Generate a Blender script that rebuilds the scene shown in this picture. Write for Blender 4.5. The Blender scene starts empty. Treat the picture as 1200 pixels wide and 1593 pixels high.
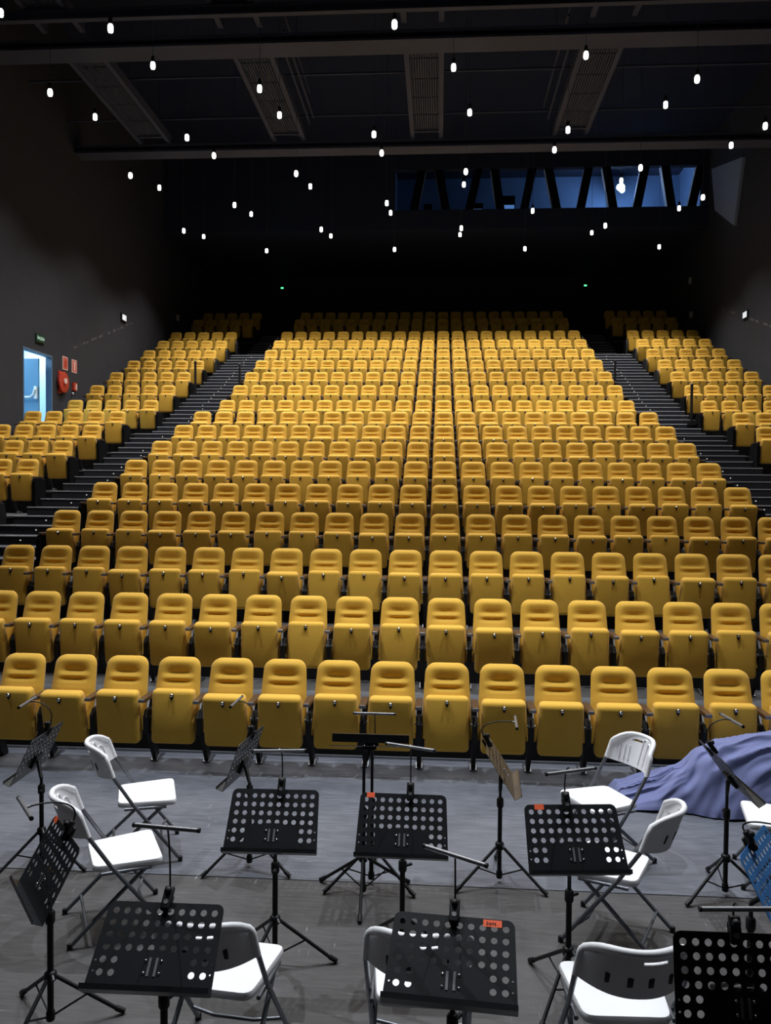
import bpy, bmesh, math, random
from mathutils import Vector, Matrix, noise
random.seed(7)
SC = bpy.context.scene
COL = SC.collection
# ------------------------------------------------------------------ camera, world, exposure
FPX = 1250.0
YAW, PITCH, ROLL = 0.06622, 0.02975, 0.00839
EYE = 2.7
fw = Vector((-math.sin(YAW)*math.cos(PITCH), math.cos(YAW)*math.cos(PITCH), -math.sin(PITCH)))
rt = Vector((math.cos(YAW), math.sin(YAW), 0)); up = rt.cross(fw)
r2 = rt*math.cos(ROLL)+up*math.sin(ROLL); u2 = up*math.cos(ROLL)-rt*math.sin(ROLL)
cd = bpy.data.cameras.new('camera'); cam = bpy.data.objects.new('camera', cd); COL.objects.link(cam)
cam.matrix_world = Matrix(((r2.x, u2.x, -fw.x, 0), (r2.y, u2.y, -fw.y, 0), (r2.z, u2.z, -fw.z, EYE), (0, 0, 0, 1)))
cd.sensor_fit = 'HORIZONTAL'; cd.sensor_width = 36; cd.lens = FPX*36/1200; cd.clip_start = .05; cd.clip_end = 200
SC.camera = cam
W = bpy.data.worlds.new('world'); SC.world = W; W.use_nodes = True
W.node_tree.nodes['Background'].inputs[0].default_value = (.5, .6, 1, 1)
W.node_tree.nodes['Background'].inputs[1].default_value = 0.0
SC.view_settings.view_transform = 'Standard'; SC.view_settings.look = 'None'
SC.view_settings.gamma = 1; SC.view_settings.use_curve_mapping = False
SC.view_settings.exposure = 0.12

def ray(px, py): return fw + r2*((px-600)/FPX) - u2*((py-796.5)/FPX)
def at_z(px, py, z):
    d = ray(px, py); t = (z-EYE)/d.z; return Vector((d.x*t, d.y*t, z))
def at_y(px, py, y):
    d = ray(px, py); t = y/d.y; return Vector((d.x*t, y, EYE+d.z*t))
def proj(x, y, z):
    p = Vector((x, y, z-EYE)); d = p.dot(fw); return 600+FPX*p.dot(r2)/d, 796.5-FPX*p.dot(u2)/d

LAMP_W = 420.0      # each pendant's downlight
STAGE_W = 1300.0     # each work light over the stage
def spot(name, loc, watts, cone, blend=.5, col=(1, .97, .94), target=None, radius=.06, parent=None):
    l = bpy.data.lights.new(name, 'SPOT'); l.energy = watts; l.spot_size = math.radians(cone); l.spot_blend = blend
    l.color = col; l.shadow_soft_size = radius
    o = bpy.data.objects.new(name, l); COL.objects.link(o); o.location = loc
    if target is not None:
        o.rotation_euler = (Vector(target)-Vector(loc)).to_track_quat('-Z', 'Y').to_euler()
    if parent: o.parent = parent
    return o
# work lights hung over the stage, above the frame
for x, y, w in ((-3.3, 7.1, 1.0), (-.45, 7.2, 1.0), (2.5, 7.1, 1.0), (-5.0, 4.5, .25), (4.6, 4.5, .25)):
    spot('stage_light', (x, y, 9.3), STAGE_W*w, 84, .9, (.90, .95, 1.0), (x*.6, y-.9, 0), .05)
# the rows of hall lamps that carry on above the front of the seating, over the frame's top edge
for y, a, b in ((11.75, .8, .8), (9.6, .22, .22)):
    for x in (-5.7, -1.45, 2.85, 7.2): spot('hall_light', (x, y, 10.66), LAMP_W*a, 110, 1.0)
    for x in (-7.8, -3.6, .7, 5.05): spot('hall_light', (x, y, 11.15), LAMP_W*b, 110, 1.0)

# ------------------------------------------------------------------ helpers
def link(o, parent=None):
    COL.objects.link(o)
    if parent is not None: o.parent = parent
    return o
class MB:
    def __init__(s): s.v = []; s.f = []
    def add(s, v, f):
        n = len(s.v); s.v += [tuple(p) for p in v]; s.f += [tuple(i+n for i in q) for q in f]; return s
    def box(s, x0, x1, y0, y1, z0, z1):
        v = [(x, y, z) for z in (z0, z1) for y in (y0, y1) for x in (x0, x1)]
        return s.add(v, [(0, 2, 3, 1), (4, 5, 7, 6), (0, 1, 5, 4), (2, 6, 7, 3), (0, 4, 6, 2), (1, 3, 7, 5)])
    def cbox(s, c, d): return s.box(c[0]-d[0]/2, c[0]+d[0]/2, c[1]-d[1]/2, c[1]+d[1]/2, c[2]-d[2]/2, c[2]+d[2]/2)
    def prism(s, pts, axis, a, b):
        n = len(pts)
        def P(p, h):
            return (h, p[0], p[1]) if axis == 'x' else ((p[0], h, p[1]) if axis == 'y' else (p[0], p[1], h))
        v = [P(p, a) for p in pts]+[P(p, b) for p in pts]
        return s.add(v, [tuple(range(n))[::-1], tuple(range(n, 2*n))]+[(i, (i+1) % n, n+(i+1) % n, n+i) for i in range(n)])
    def tube(s, pts, r, n=8, cap=True):
        pts = [Vector(p) for p in pts]; k = len(pts)
        rs = r if isinstance(r, (list, tuple)) else [r]*k
        t0 = (pts[1]-pts[0]).normalized()
        ref = Vector((0, 0, 1)) if abs(t0.z) < .9 else Vector((1, 0, 0))
        a = t0.cross(ref).normalized(); v = []
        for i in range(k):
            t = (pts[min(i+1, k-1)]-pts[max(i-1, 0)]).normalized()
            a = (a-t*a.dot(t)).normalized(); b = t.cross(a)
            v += [pts[i]+(a*math.cos(2*math.pi*j/n)+b*math.sin(2*math.pi*j/n))*rs[i] for j in range(n)]
        f = [(i*n+j, i*n+(j+1) % n, (i+1)*n+(j+1) % n, (i+1)*n+j) for i in range(k-1) for j in range(n)]
        if cap: f += [tuple(range(n))[::-1], tuple(range((k-1)*n, k*n))]
        return s.add(v, f)
    def lathe(s, prof, c=(0, 0, 0), n=16):
        v = [(c[0]+r*math.cos(2*math.pi*j/n), c[1]+r*math.sin(2*math.pi*j/n), c[2]+z) for r, z in prof for j in range(n)]
        k = len(prof)
        f = [(i*n+j, i*n+(j+1) % n, (i+1)*n+(j+1) % n, (i+1)*n+j) for i in range(k-1) for j in range(n)]
        f += [tuple(range(n))[::-1], tuple(range((k-1)*n, k*n))]
        return s.add(v, f)
    def slab(s, outline, rings):
        """closed loft of an outline: rings = [(inset, z)]"""
        cx = sum(p[0] for p in outline)/len(outline); cy = sum(p[1] for p in outline)/len(outline); n = len(outline)
        v = []
        for ins, z in rings:
            for x, y in outline:
                d = math.hypot(x-cx, y-cy); q = (d-ins)/d; v.append((cx+(x-cx)*q, cy+(y-cy)*q, z))
        k = len(rings)
        f = [(i*n+j, i*n+(j+1) % n, (i+1)*n+(j+1) % n, (i+1)*n+j) for i in range(k-1) for j in range(n)]
        return s.add(v, f+[tuple(range(n))[::-1], tuple(range((k-1)*n, k*n))])
    def shell(s, v, f, off):
        """give an open sheet thickness: off(i) is the offset of vertex i"""
        n = len(v); v2 = [Vector(p) for p in v]; v2 += [v2[i]+Vector(off(i)) for i in range(n)]
        cnt = {}
        for q in f:
            for a, b in zip(q, q[1:]+q[:1]): cnt[(a, b)] = 1
        ff = list(f)+[tuple(i+n for i in q[::-1]) for q in f]
        for (a, b) in cnt:
            if (b, a) not in cnt: ff.append((b, a, a+n, b+n))
        return s.add(v2, ff)
    def mesh(s, name, smooth=None):
        m = bpy.data.meshes.new(name); m.from_pydata([tuple(p) for p in s.v], [], s.f); m.update()
        bm = bmesh.new(); bm.from_mesh(m); bmesh.ops.recalc_face_normals(bm, faces=bm.faces); bm.to_mesh(m); bm.free()
        if smooth is not None: shade(m, smooth)
        return m
    def build(s, name, mat, parent=None, smooth=None, loc=None):
        return mobj(name, s.mesh(name, smooth), mat, parent, loc)
def shade(m, deg):
    m.polygons.foreach_set('use_smooth', [True]*len(m.polygons)); m.set_sharp_from_angle(angle=math.radians(deg))
def mobj(name, mesh, mat, parent=None, loc=None):
    if mat is not None and not mesh.materials: mesh.materials.append(mat)
    o = bpy.data.objects.new(name, mesh); link(o, parent)
    if loc is not None: o.location = loc
    return o
def bevel_box(name, d, r, seg=2, taper=None):
    bm = bmesh.new(); bmesh.ops.create_cube(bm, size=1)
    for v in bm.verts:
        v.co = Vector((v.co.x*d[0], v.co.y*d[1], v.co.z*d[2]))
        if taper and v.co.z > 0: v.co.x *= taper
    bmesh.ops.bevel(bm, geom=bm.edges[:], offset=r, segments=seg, profile=.5, affect='EDGES', clamp_overlap=True)
    m = bpy.data.meshes.new(name); bm.to_mesh(m); bm.free(); shade(m, 50); return m
def empty(name, loc=(0, 0, 0), rz=0):
    o = bpy.data.objects.new(name, None); link(o); o.location = loc; o.rotation_euler = (0, 0, rz); o.empty_display_size = .1; return o
def tag(o, label=None, cat=None, group=None, kind=None):
    if label: o['label'] = label
    if cat: o['category'] = cat
    if group: o['group'] = group
    if kind: o['kind'] = kind
    return o
def copy_tree(o, parent=None):
    c = o.copy(); COL.objects.link(c); c.parent = parent
    for ch in list(o.children): copy_tree(ch, c)
    return c
ORD = ['zeroth', 'first', 'second', 'third', 'fourth', 'fifth', 'sixth', 'seventh', 'eighth', 'ninth', 'tenth', 'eleventh', 'twelfth', 'thirteenth',
       'fourteenth', 'fifteenth', 'sixteenth', 'seventeenth', 'eighteenth', 'nineteenth', 'twentieth', 'twenty-first', 'twenty-second']
# ------------------------------------------------------------------ materials
def mat(name, col, rough=.6, metal=0, var=.12, scale=8, bump=0, bscale=200, spec=.5, sheen=0):
    m = bpy.data.materials.new(name); m.use_nodes = True; nt = m.node_tree; N = nt.nodes; L = nt.links
    b = N['Principled BSDF']; b.inputs['Roughness'].default_value = rough; b.inputs['Metallic'].default_value = metal
    b.inputs['Specular IOR Level'].default_value = spec
    if sheen: b.inputs['Sheen Weight'].default_value = sheen
    tc = N.new('ShaderNodeTexCoord')
    n = N.new('ShaderNodeTexNoise'); n.inputs['Scale'].default_value = scale; n.inputs['Detail'].default_value = 4
    L.new(tc.outputs['Object'], n.inputs['Vector'])
    r = N.new('ShaderNodeMix'); r.data_type = 'RGBA'
    r.inputs[6].default_value = tuple(c*(1-var) for c in col)+(1,); r.inputs[7].default_value = tuple(min(1, c*(1+var)) for c in col)+(1,)
    L.new(n.outputs['Fac'], r.inputs[0]); L.new(r.outputs[2], b.inputs['Base Color'])
    if bump:
        n2 = N.new('ShaderNodeTexNoise'); n2.inputs['Scale'].default_value = bscale; L.new(tc.outputs['Object'], n2.inputs['Vector'])
        bp = N.new('ShaderNodeBump'); bp.inputs['Strength'].default_value = bump; bp.inputs['Distance'].default_value = .002
        L.new(n2.outputs['Fac'], bp.inputs['Height']); L.new(bp.outputs[0], b.inputs['Normal'])
    return m
def glow(name, col, strength):
    m = bpy.data.materials.new(name); m.use_nodes = True; nt = m.node_tree
    b = nt.nodes['Principled BSDF']; b.inputs['Base Color'].default_value = (*col, 1)
    b.inputs['Emission Color'].default_value = (*col, 1); b.inputs['Emission Strength'].default_value = strength
    return m
def floor_mat(name, c0, c1, rough, sc=(1.2, 7)):
    """worn stage vinyl: cloudy tone, fine streaks along x and pale scratches"""
    m = bpy.data.materials.new(name); m.use_nodes = True; nt = m.node_tree; N = nt.nodes; L = nt.links
    b = N['Principled BSDF']; tc = N.new('ShaderNodeTexCoord')
    def nz(scale, det, stretch, rot=0):
        mp = N.new('ShaderNodeMapping'); mp.inputs['Scale'].default_value = stretch; mp.inputs['Rotation'].default_value = (0, 0, rot)
        L.new(tc.outputs['Object'], mp.inputs[0]); n = N.new('ShaderNodeTexNoise'); n.inputs['Scale'].default_value = scale
        n.inputs['Detail'].default_value = det; L.new(mp.outputs[0], n.inputs['Vector']); return n.outputs['Fac']
    def ramp(f, a, b2, lo=0., hi=1.):
        r = N.new('ShaderNodeMapRange'); r.inputs[1].default_value = a; r.inputs[2].default_value = b2
        r.inputs[3].default_value = lo; r.inputs[4].default_value = hi; L.new(f, r.inputs[0]); return r.outputs[0]
    def mix(f, a, b2):
        x = N.new('ShaderNodeMix'); x.data_type = 'RGBA'; L.new(f, x.inputs[0])
        for s, v in ((6, a), (7, b2)):
            if isinstance(v, tuple): x.inputs[s].default_value = (*v, 1)
            else: L.new(v, x.inputs[s])
        return x.outputs[2]
    cloud = mix(ramp(nz(1.3, 5, (1, 1, 1)), .35, .65), c0, c1)
    streak = mix(ramp(nz(5, 6, (1.0, 9, 1)), .42, .72, 0, .6), cloud, tuple(c*1.5 for c in c1))
    mul = N.new('ShaderNodeMath'); mul.operation = 'MULTIPLY'
    L.new(ramp(nz(9, 2, (.5, 12, 1), .5), .70, .76), mul.inputs[0]); L.new(ramp(nz(1.7, 2, (1, 1, 1)), .48, .62), mul.inputs[1])
    mul2 = N.new('ShaderNodeMath'); mul2.operation = 'MULTIPLY'
    L.new(ramp(nz(8, 2, (12, .6, 1), -.35), .70, .77), mul2.inputs[0]); L.new(ramp(nz(2.1, 2, (1, 1, 1)), .5, .62), mul2.inputs[1])
    mx = N.new('ShaderNodeMath'); mx.operation = 'MAXIMUM'; L.new(mul.outputs[0], mx.inputs[0]); L.new(mul2.outputs[0], mx.inputs[1])
    col = mix(mx.outputs[0], streak, (.42, .42, .43)); L.new(col, b.inputs['Base Color'])
    L.new(ramp(nz(3, 4, (1, 3, 1)), .3, .7, rough-.08, rough+.12), b.inputs['Roughness'])
    return m
def wall_mat(name, col, line=None):
    """black painted plaster, fine grain; optional pale scuffs along a sloping line y -> z"""
    m = mat(name, col, .85, 0, .25, 3, .5, 60); nt = m.node_tree; N = nt.nodes; L = nt.links; b = N['Principled BSDF']
    if line:
        (y0, z0), (y1, z1), w = line
        tc = N.new('ShaderNodeTexCoord'); sp = N.new('ShaderNodeSeparateXYZ'); L.new(tc.outputs['Object'], sp.inputs[0])
        def mth(op, a, b2):
            n = N.new('ShaderNodeMath'); n.operation = op
            for i, v in enumerate((a, b2)):
                if isinstance(v, (int, float)): n.inputs[i].default_value = v
                else: L.new(v, n.inputs[i])
            return n.outputs[0]
        s = (z1-z0)/(y1-y0)
        zl = mth('ADD', mth('MULTIPLY', mth('SUBTRACT', sp.outputs[1], y0), s), z0)
        d = mth('ABSOLUTE', mth('SUBTRACT', sp.outputs[2], zl), 0)
        band = mth('LESS_THAN', d, w)
        rng = mth('MULTIPLY', mth('GREATER_THAN', sp.outputs[1], min(y0, y1)), mth('LESS_THAN', sp.outputs[1], max(y0, y1)))
        n = N.new('ShaderNodeTexNoise'); n.inputs['Scale'].default_value = 5.0; n.inputs['Detail'].default_value = 8; L.new(tc.outputs['Object'], n.inputs['Vector'])
        pat = mth('MULTIPLY', mth('GREATER_THAN', n.outputs['Fac'], .5), .55)
        fac = mth('MULTIPLY', mth('MULTIPLY', band, rng), pat)
        old = b.inputs['Base Color'].links[0].from_socket
        x = N.new('ShaderNodeMix'); x.data_type = 'RGBA'; L.new(fac, x.inputs[0]); L.new(old, x.inputs[6]); x.inputs[7].default_value = (.16, .15, .15, 1)
        L.new(x.outputs[2], b.inputs['Base Color'])
    return m
M = dict(
    seat=mat('mustard_fabric', (.63, .36, .040), .8, 0, .07, 5, .35, 500, .3, .15),
    wood=mat('brown_armrest_wood', (.065, .032, .015), .35, 0, .3, 14),
    black=mat('black_steel', (.009, .009, .010), .5, 0, .2, 20, spec=.3),
    blackmat=mat('matt_black_panel', (.0035, .0035, .004), .95, 0, .2, 9, spec=.08),
    desk=mat('black_desk_enamel', (.012, .013, .015), .33, 0, .3, 6),
    deskback=mat('scuffed_grey_black_enamel', (.030, .029, .029), .4, 0, .3, 9),
    bronze=mat('worn_brown_enamel', (.085, .062, .042), .45, 0, .35, 14),
    bluedesk=mat('blue_enamel', (.06, .20, .48), .35, 0, .1, 5),
    chrome=mat('chrome', (.7, .7, .7), .2, 1, .05, 5),
    steel=mat('grey_steel_tube', (.17, .18, .20), .38, .6, .12, 8),
    alu=mat('grey_aluminium_bar', (.22, .22, .23), .38, .5, .1, 8),
    white=mat('white_resin', (.80, .80, .82), .45, 0, .03, 9),
    slot=mat('slot_shade', (.03, .03, .03), .8),  # shade inside the chair slots, given as a dark colour
    orange=mat('orange_tape', (.90, .12, .035), .6, 0, .06, 30),
    ink=mat('dark_ink', (.10, .01, .005), .7),
    cloth=mat('blue_cloth', (.15, .17, .335), .85, 0, .12, 7, .4, 300, .2, .2),
    tier=mat('grey_vinyl_floor', (.09, .095, .105), .6, 0, .2, 4),
    riser=mat('black_riser', (.006, .006, .007), .85, 0, .2, 4, spec=.2),
    step=mat('dark_step_carpet', (.014, .017, .025), .8, 0, .2, 12),
    nosing=mat('grey_metal_nosing', (.42, .43, .47), .5, 0, .2, 10),
    stepled=glow('step_light_glow', (1, .97, .9), .45),
    wall_l=wall_mat('left_wall_paint', (.022, .023, .031), ((21.9, 6.55), (26.2, 8.1), .035)),
    wall_r=wall_mat('right_wall_paint', (.020, .0225, .030), ((22.5, 7.0), (27.6, 8.75), .035)),
    wall_b=mat('rear_wall_haze_tint', (.007, .014, .036), .9, 0, .2, 2),  # blue tint of the hazy blacks mixed into the wall colour
    ceil=mat('ceiling_haze_tint', (.005, .012, .036), .9, 0, .2, 2),  # bluish lamp haze mixed into the ceiling colour
    beam=mat('dark_grey_beam', (.036, .043, .074), .7, 0, .2, 3),  # grey steel with the same bluish haze added to its colour
    grate=mat('catwalk_grating', (.046, .054, .086), .7, 0, .2, 6),  # haze blue painted in as on the beams
    panel=mat('pale_wall_panel', (.20, .25, .34), .7, 0, .1, 1),
    bulb=glow('bulb_glow', (1, .97, .92), 9),
    bluewall=mat('corridor_paint', (.62, .78, .88), .7, 0, .03, 2),
    bluedoor=mat('blue_grey_door', (.09, .22, .36), .5, 0, .08, 2),
    doorframe=mat('blue_grey_frame', (.09, .17, .28), .5, 0, .1, 3),
    barwhite=mat('pale_metal', (.75, .8, .82), .35, 0, .03, 5),
    red=mat('red_enamel', (.50, .045, .025), .45, 0, .15, 6),
    redsign=mat('faded_red_sign', (.62, .13, .10), .5, 0, .12, 8),
    paleprint=mat('pale_print', (.80, .62, .56), .6),
    greensign=mat('dark_green_sign', (.01, .055, .03), .5),
    greenglow=glow('green_exit_glow', (.10, .9, .35), 1.6),
    signtext=glow('sign_text_glow', (.6, .9, .75), .35),
    emerg=glow('emergency_light_glow', (.9, .95, 1), .5),
    grey=mat('grey_plastic', (.3, .3, .31), .5),
    booth=mat('booth_paint', (.07, .12, .22), .8, 0, .15, 1.5),
    boothdesk=mat('booth_counter', (.35, .45, .62), .5),
    strut=mat('booth_lit_strut_side', (.6, .62, .66), .6),  # strut sides: light from inside the booth put into a pale colour
    boothlamp=glow('booth_lamp_glow', (.75, .88, 1), 14),
    screen=glow('booth_screen_glow', (.2, .45, 1), .35),
    floor_far=floor_mat('worn_blue_grey_vinyl', (.078, .085, .104), (.118, .125, .147), .38),
    floor_near=floor_mat('worn_brown_grey_vinyl', (.040, .038, .039), (.058, .055, .057), .5),
)
gl = bpy.data.materials.new('booth_glass'); gl.use_nodes = True
_b = gl.node_tree.nodes['Principled BSDF']; _b.inputs['Transmission Weight'].default_value = 1; _b.inputs['Roughness'].default_value = 0
_b.inputs['IOR'].default_value = 1.02; _b.inputs['Base Color'].default_value = (.85, .92, 1, 1); M['glass'] = gl

# ------------------------------------------------------------------ the hall: floor, tiers, walls, ceiling
SP, K0 = .52, -.18205
def kx(k): return (k-K0)*SP
ROWS = {}
for r in range(1, 19):
    if r <= 9: ROWS[r] = (7.69+1.398*(r-1), .432*(r-1))
    elif r <= 16: ROWS[r] = (21.14+1.385*(r-10), 3.971+.5685*(r-10))
    else: ROWS[r] = (32.14+1.4*(r-17), 8.402+.57*(r-17))
XL, XR = -10.2, 9.35
AL0, AL1 = kx(-14.5)+.03, kx(-11.5)-.03     # left aisle
AR0, AR1 = kx(9.5)+.03, kx(12.5)-.03        # right aisle
SEAM = 5.40
tag(MB().box(XL, XR, -4, SEAM-.006, -.2, 0).build('floor_stage', M['floor_near']), kind='structure')
tag(MB().box(XL, XR, SEAM+.006, 36, -.2, 0).build('floor', M['floor_far']), kind='structure')
tag(MB().box(XL, XR, SEAM-.006, SEAM+.006, -.2, -.012).build('trim_seam', M['riser']), kind='structure')
tag(MB().box(XL+.02, XR-.02, 7.92, 7.955, 0, .018).build('trim_row', M['steel']), kind='structure')
tiers = tag(empty('floor_tiers', (0, 8, 0)), 'stepped black seating tiers under the yellow seat rows', None, None, 'structure')
for r in range(2, 19):
    y0 = ROWS[r-1][0]+.28; y1 = (ROWS[r][0]+.28) if r < 18 else 35.5
    if r == 17: y0 = 31.4
    z = ROWS[r][1]; zb = max(-.0, ROWS[r-1][1]-.02)
    if r == 18: zb = ROWS[16][1]
    for xa, xb in ((XL, AL0), (AL1, AR0), (AR1, XR)):
        o = MB().box(xa, xb, y0, y1, zb-.3 if r > 2 else 0, z-.03).build('riser', M['riser'], tiers, loc=(0, -8, 0))
        MB().box(xa, xb, y0-.01, y1-.012, z-.03, z).build('platform', M['tier'], tiers, loc=(0, -8, 0))
y16 = ROWS[16][0]+.28
for xa, xb in ((XL, AL0), (AL1, AR0), (AR1, XR)):
    MB().box(xa, xb, y16-.012, 31.4, ROWS[16][1]-.03, ROWS[16][1]).build('platform', M['tier'], tiers, loc=(0, -8, 0))
# aisle stairs
EDGES = []
for j in range(24): EDGES.append((7.97-.932+.466*j, .144*(j+1)))
for j in range(4): EDGES.append((18.164+.33*j, 3.456+.515/4*(j+1)))
for j in range(24): EDGES.append((21.42-1.039+.3463*j, 3.971+.5685/4*(j+1)))
for j in range(7): EDGES.append((30.06+.3*j, 7.382+1.02/7*(j+1)))
for j in range(4): EDGES.append((32.4+.3*j, 8.402+.57/4*(j+1)))
def stairs(name, xa, xb, label):
    root = tag(empty(name, ((xa+xb)/2, 7, 0)), label, None, None, 'structure'); h = (xb-xa)/2-.004
    rnd = random.Random(int(xa*10))
    for i, (y, z) in enumerate(EDGES):
        y1 = EDGES[i+1][0] if i+1 < len(EDGES) else 35.4
        zb = EDGES[i-1][1]-.05 if i else 0
        st = MB().box(-h, h, y-7, y1-7+.02, zb, z).build('step', M['step'], root)
        MB().box(-h, h, y-7-.012, y-7+.045, z-.012, z+.006).build('nosing', M['nosing'], st)
        MB().lathe([(.011, -.004), (.011, .004)], (0, 0, 0), 8).build('step_light', M['stepled'], st, loc=(-.1+rnd.uniform(-.06, .06), y-7-.004, z-.07)).rotation_euler = (math.pi/2, 0, 0)
    return root
stairs('aisle_stairs', AL0, AL1, 'dark aisle stairs with pale step edges between left and centre seats')
stairs('aisle_stairs', AR0, AR1, 'dark aisle stairs with pale step edges between centre and right seats')

# walls; the left one has the doorway
DY0, DY1, DZ0, DZ1 = 19.12, 20.62, 3.971, 6.10
ZC = 15.0
wl = MB()
WT = .14
wl.box(XL-WT, XL, -4, DY0, -.2, ZC).box(XL-WT, XL, DY1, 35.8, -.2, ZC).box(XL-WT, XL, DY0, DY1, DZ1, ZC).box(XL-WT, XL, DY0, DY1, -.2, DZ0)
tag(wl.build('wall_left', M['wall_l']), kind='structure')
tag(MB().box(XR, XR+.3, -4, 35.8, -.2, ZC).build('wall_right', M['wall_r']), kind='structure')
tag(MB().box(XL-.3, XR+.3, 35.5, 35.8, -.2, ZC).build('wall_back', M['wall_b']), kind='structure')
tag(MB().box(XL-.3, XR+.3, -4.2, -4, -.2, ZC).build('wall_stage', M['wall_b']), kind='structure')
tag(MB().box(XL-.3, XR+.3, -4.2, 35.8, ZC, ZC+.2).build('ceiling', M['ceil']), kind='structure')
# ------------------------------------------------------------------ doorway, corridor and door leaf
cor = MB()
cor.box(-12.6, -12.5, 18.2, 22.6, 3.9, 6.9).box(-12.6, XL-.14, 22.5, 22.6, 3.9, 6.9).box(-12.6, XL-.14, 18.2, 18.3, 3.9, 6.9)
cor.box(-12.6, XL-.14, 18.2, 22.6, 6.8, 6.9).box(-12.6, XL-.14, 18.2, 22.6, 3.87, 3.97)
tag(cor.build('wall_corridor', M['bluewall']), kind='structure')
door = tag(empty('door_1', (XL, DY1, DZ0)), 'open blue door with pale panic bar in the left wall', None, None, 'structure')
def dpart(n, m, *b, p=door):
    return MB().box(b[0], b[1], b[2], b[3], b[4], b[5]).build(n, m, p)
hgt = DZ1-DZ0
dpart('door_frame', M['doorframe'], -.15, .012, -.05, -.002, 0, hgt)
dpart('door_frame', M['doorframe'], -.15, .012, DY0-DY1+.002, DY0-DY1+.05, 0, hgt)
dpart('door_frame', M['doorframe'], -.15, .012, DY0-DY1+.05, -.05, hgt-.05, hgt-.002)
leaf = dpart('door_leaf', M['bluedoor'], -1.25, -.16, -.40, -.35, .01, hgt-.13)
MB().tube([(-1.15, -.48, 1.0), (-.36, -.48, 1.0), (-.27, -.48, 1.06), (-.23, -.48, 1.2)], .026, 8).build('panic_bar', M['barwhite'], leaf, 60)
MB().box(-.26, -.19, -.46, -.40, .96, 1.28).build('panic_bar_bracket', M['barwhite'], leaf)
MB().box(-1.1, -1.02, -.50, -.40, .98, 1.26).build('latch_box', M['black'], leaf)
for _y, _e in ((18.9, 60), (21.7, 45)):
    dl = bpy.data.lights.new('corridor_light', 'AREA'); dl.energy = _e; dl.size = .8; dl.color = (.62, .86, 1)
    do = bpy.data.objects.new('corridor_light', dl); link(do); do.location = (-11.4, _y, 6.75)
# ------------------------------------------------------------------ wall fittings
def text_mesh(body, size, name='text'):
    cu = bpy.data.curves.new(name, 'FONT'); cu.body = body; cu.size = size; cu.align_x = 'CENTER'; cu.align_y = 'CENTER'; cu.extrude = .001; cu.resolution_u = 2
    o = bpy.data.objects.new(name, cu); COL.objects.link(o)
    me = bpy.data.meshes.new_from_object(o.evaluated_get(bpy.context.evaluated_depsgraph_get())); bpy.data.objects.remove(o); me.name = name; return me
def plate_on_left(name, y, z, w, h, d, m, label, cat, group=None):
    o = empty(name, (XL, y, z)); tag(o, label, cat, group)
    MB().box(0, d, -w/2, w/2, -h/2, h/2).build('plate', m, o); return o
def text_on(o, body, size, m, x, y=0, z=0, rot=(math.pi/2, 0, math.pi/2), name='lettering'):
    t = mobj(name, text_mesh(body, size, name), m, o, (x, y, z)); t.rotation_euler = rot; return t
ex = plate_on_left('exit_sign', 19.95, 6.43, .42, .20, .04, M['greensign'], 'dark green exit sign above the open blue door', 'exit sign')
text_on(ex, 'SALIDA', .115, M['signtext'], .043)
for y, lab, bits in ((21.35, 'red and pink fire sign nearer the open door', 0), (21.90, 'red and pink fire sign farther from the open door', 1)):
    s = plate_on_left('fire_sign', y, 6.02, .30, .36, .012, M['paleprint'], lab, 'sign', 'fire signs')
    MB().box(.012, .016, -.125, .125, -.155, .155).build('red_field', M['redsign'], s)
    if bits == 0: MB().prism([(-.07, -.10), (.06, -.10), (.09, .02), (.02, .11), (-.06, .04)], 'x', .016, .019).build('pictogram', M['red'], s)
    else: MB().prism([(-.03, -.12), (.03, -.12), (.035, .06), (.06, .12), (-.06, .12), (-.035, .06)], 'x', .016, .019).build('pictogram', M['paleprint'], s)
hs = tag(empty('fire_hose_reel', (XL, 21.18, 5.48)), 'round red fire hose reel on the wall beside the door', 'fire hose')
MB().box(.002, .03, -.24, -.08, -.31, .29).build('backplate', M['red'], hs)
d_ = MB().lathe([(.27, 0), (.28, .015), (.28, .06), (.25, .07), (.10, .075), (.08, .10), (.02, .10)], (0, 0, 0), 28).build('reel', M['red'], hs, 40, (.032, -.06, 0)); d_.rotation_euler = (0, math.pi/2, 0)
MB().box(.133, .137, -.13, .02, -.03, .10).build('instruction_label', M['paleprint'], hs)
MB().tube([(.04, -.30, .05), (.10, -.30, .0)], .025, 8).build('nozzle', M['grey'], hs)
fa = plate_on_left('fire_alarm', 21.87, 5.45, .20, .22, .06, M['red'], 'small red fire alarm box below the fire signs', 'fire alarm')
MB().box(.06, .064, -.0, .08, -.08, .08).build('alarm_label', M['paleprint'], fa)
MB().lathe([(.035, 0), (.035, .03), (.01, .04)], (0, 0, 0), 12).build('indicator', M['barwhite'], fa, 40, (.02, -.12, -.2)).rotation_euler = (0, math.pi/2, 0)
def emergency(x, sx, y, label):
    o = tag(empty('emergency_light', (x, y, 8.1)), label, 'light', 'emergency lights on the side walls')
    a, b = sorted((0, sx*.05)); MB().box(a, b, -.19, .19, -.12, .12).build('housing', M['black'], o)
    a, b = sorted((sx*.05, sx*.06)); MB().box(a, b, -.15, .15, -.085, .085).build('diffuser', M['emerg'], o)
emergency(XL, 1, 25.37, 'small lit emergency light on the left wall above the scuffs')
emergency(XR, -1, 25.46, 'small lit emergency light on the right wall')
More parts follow.
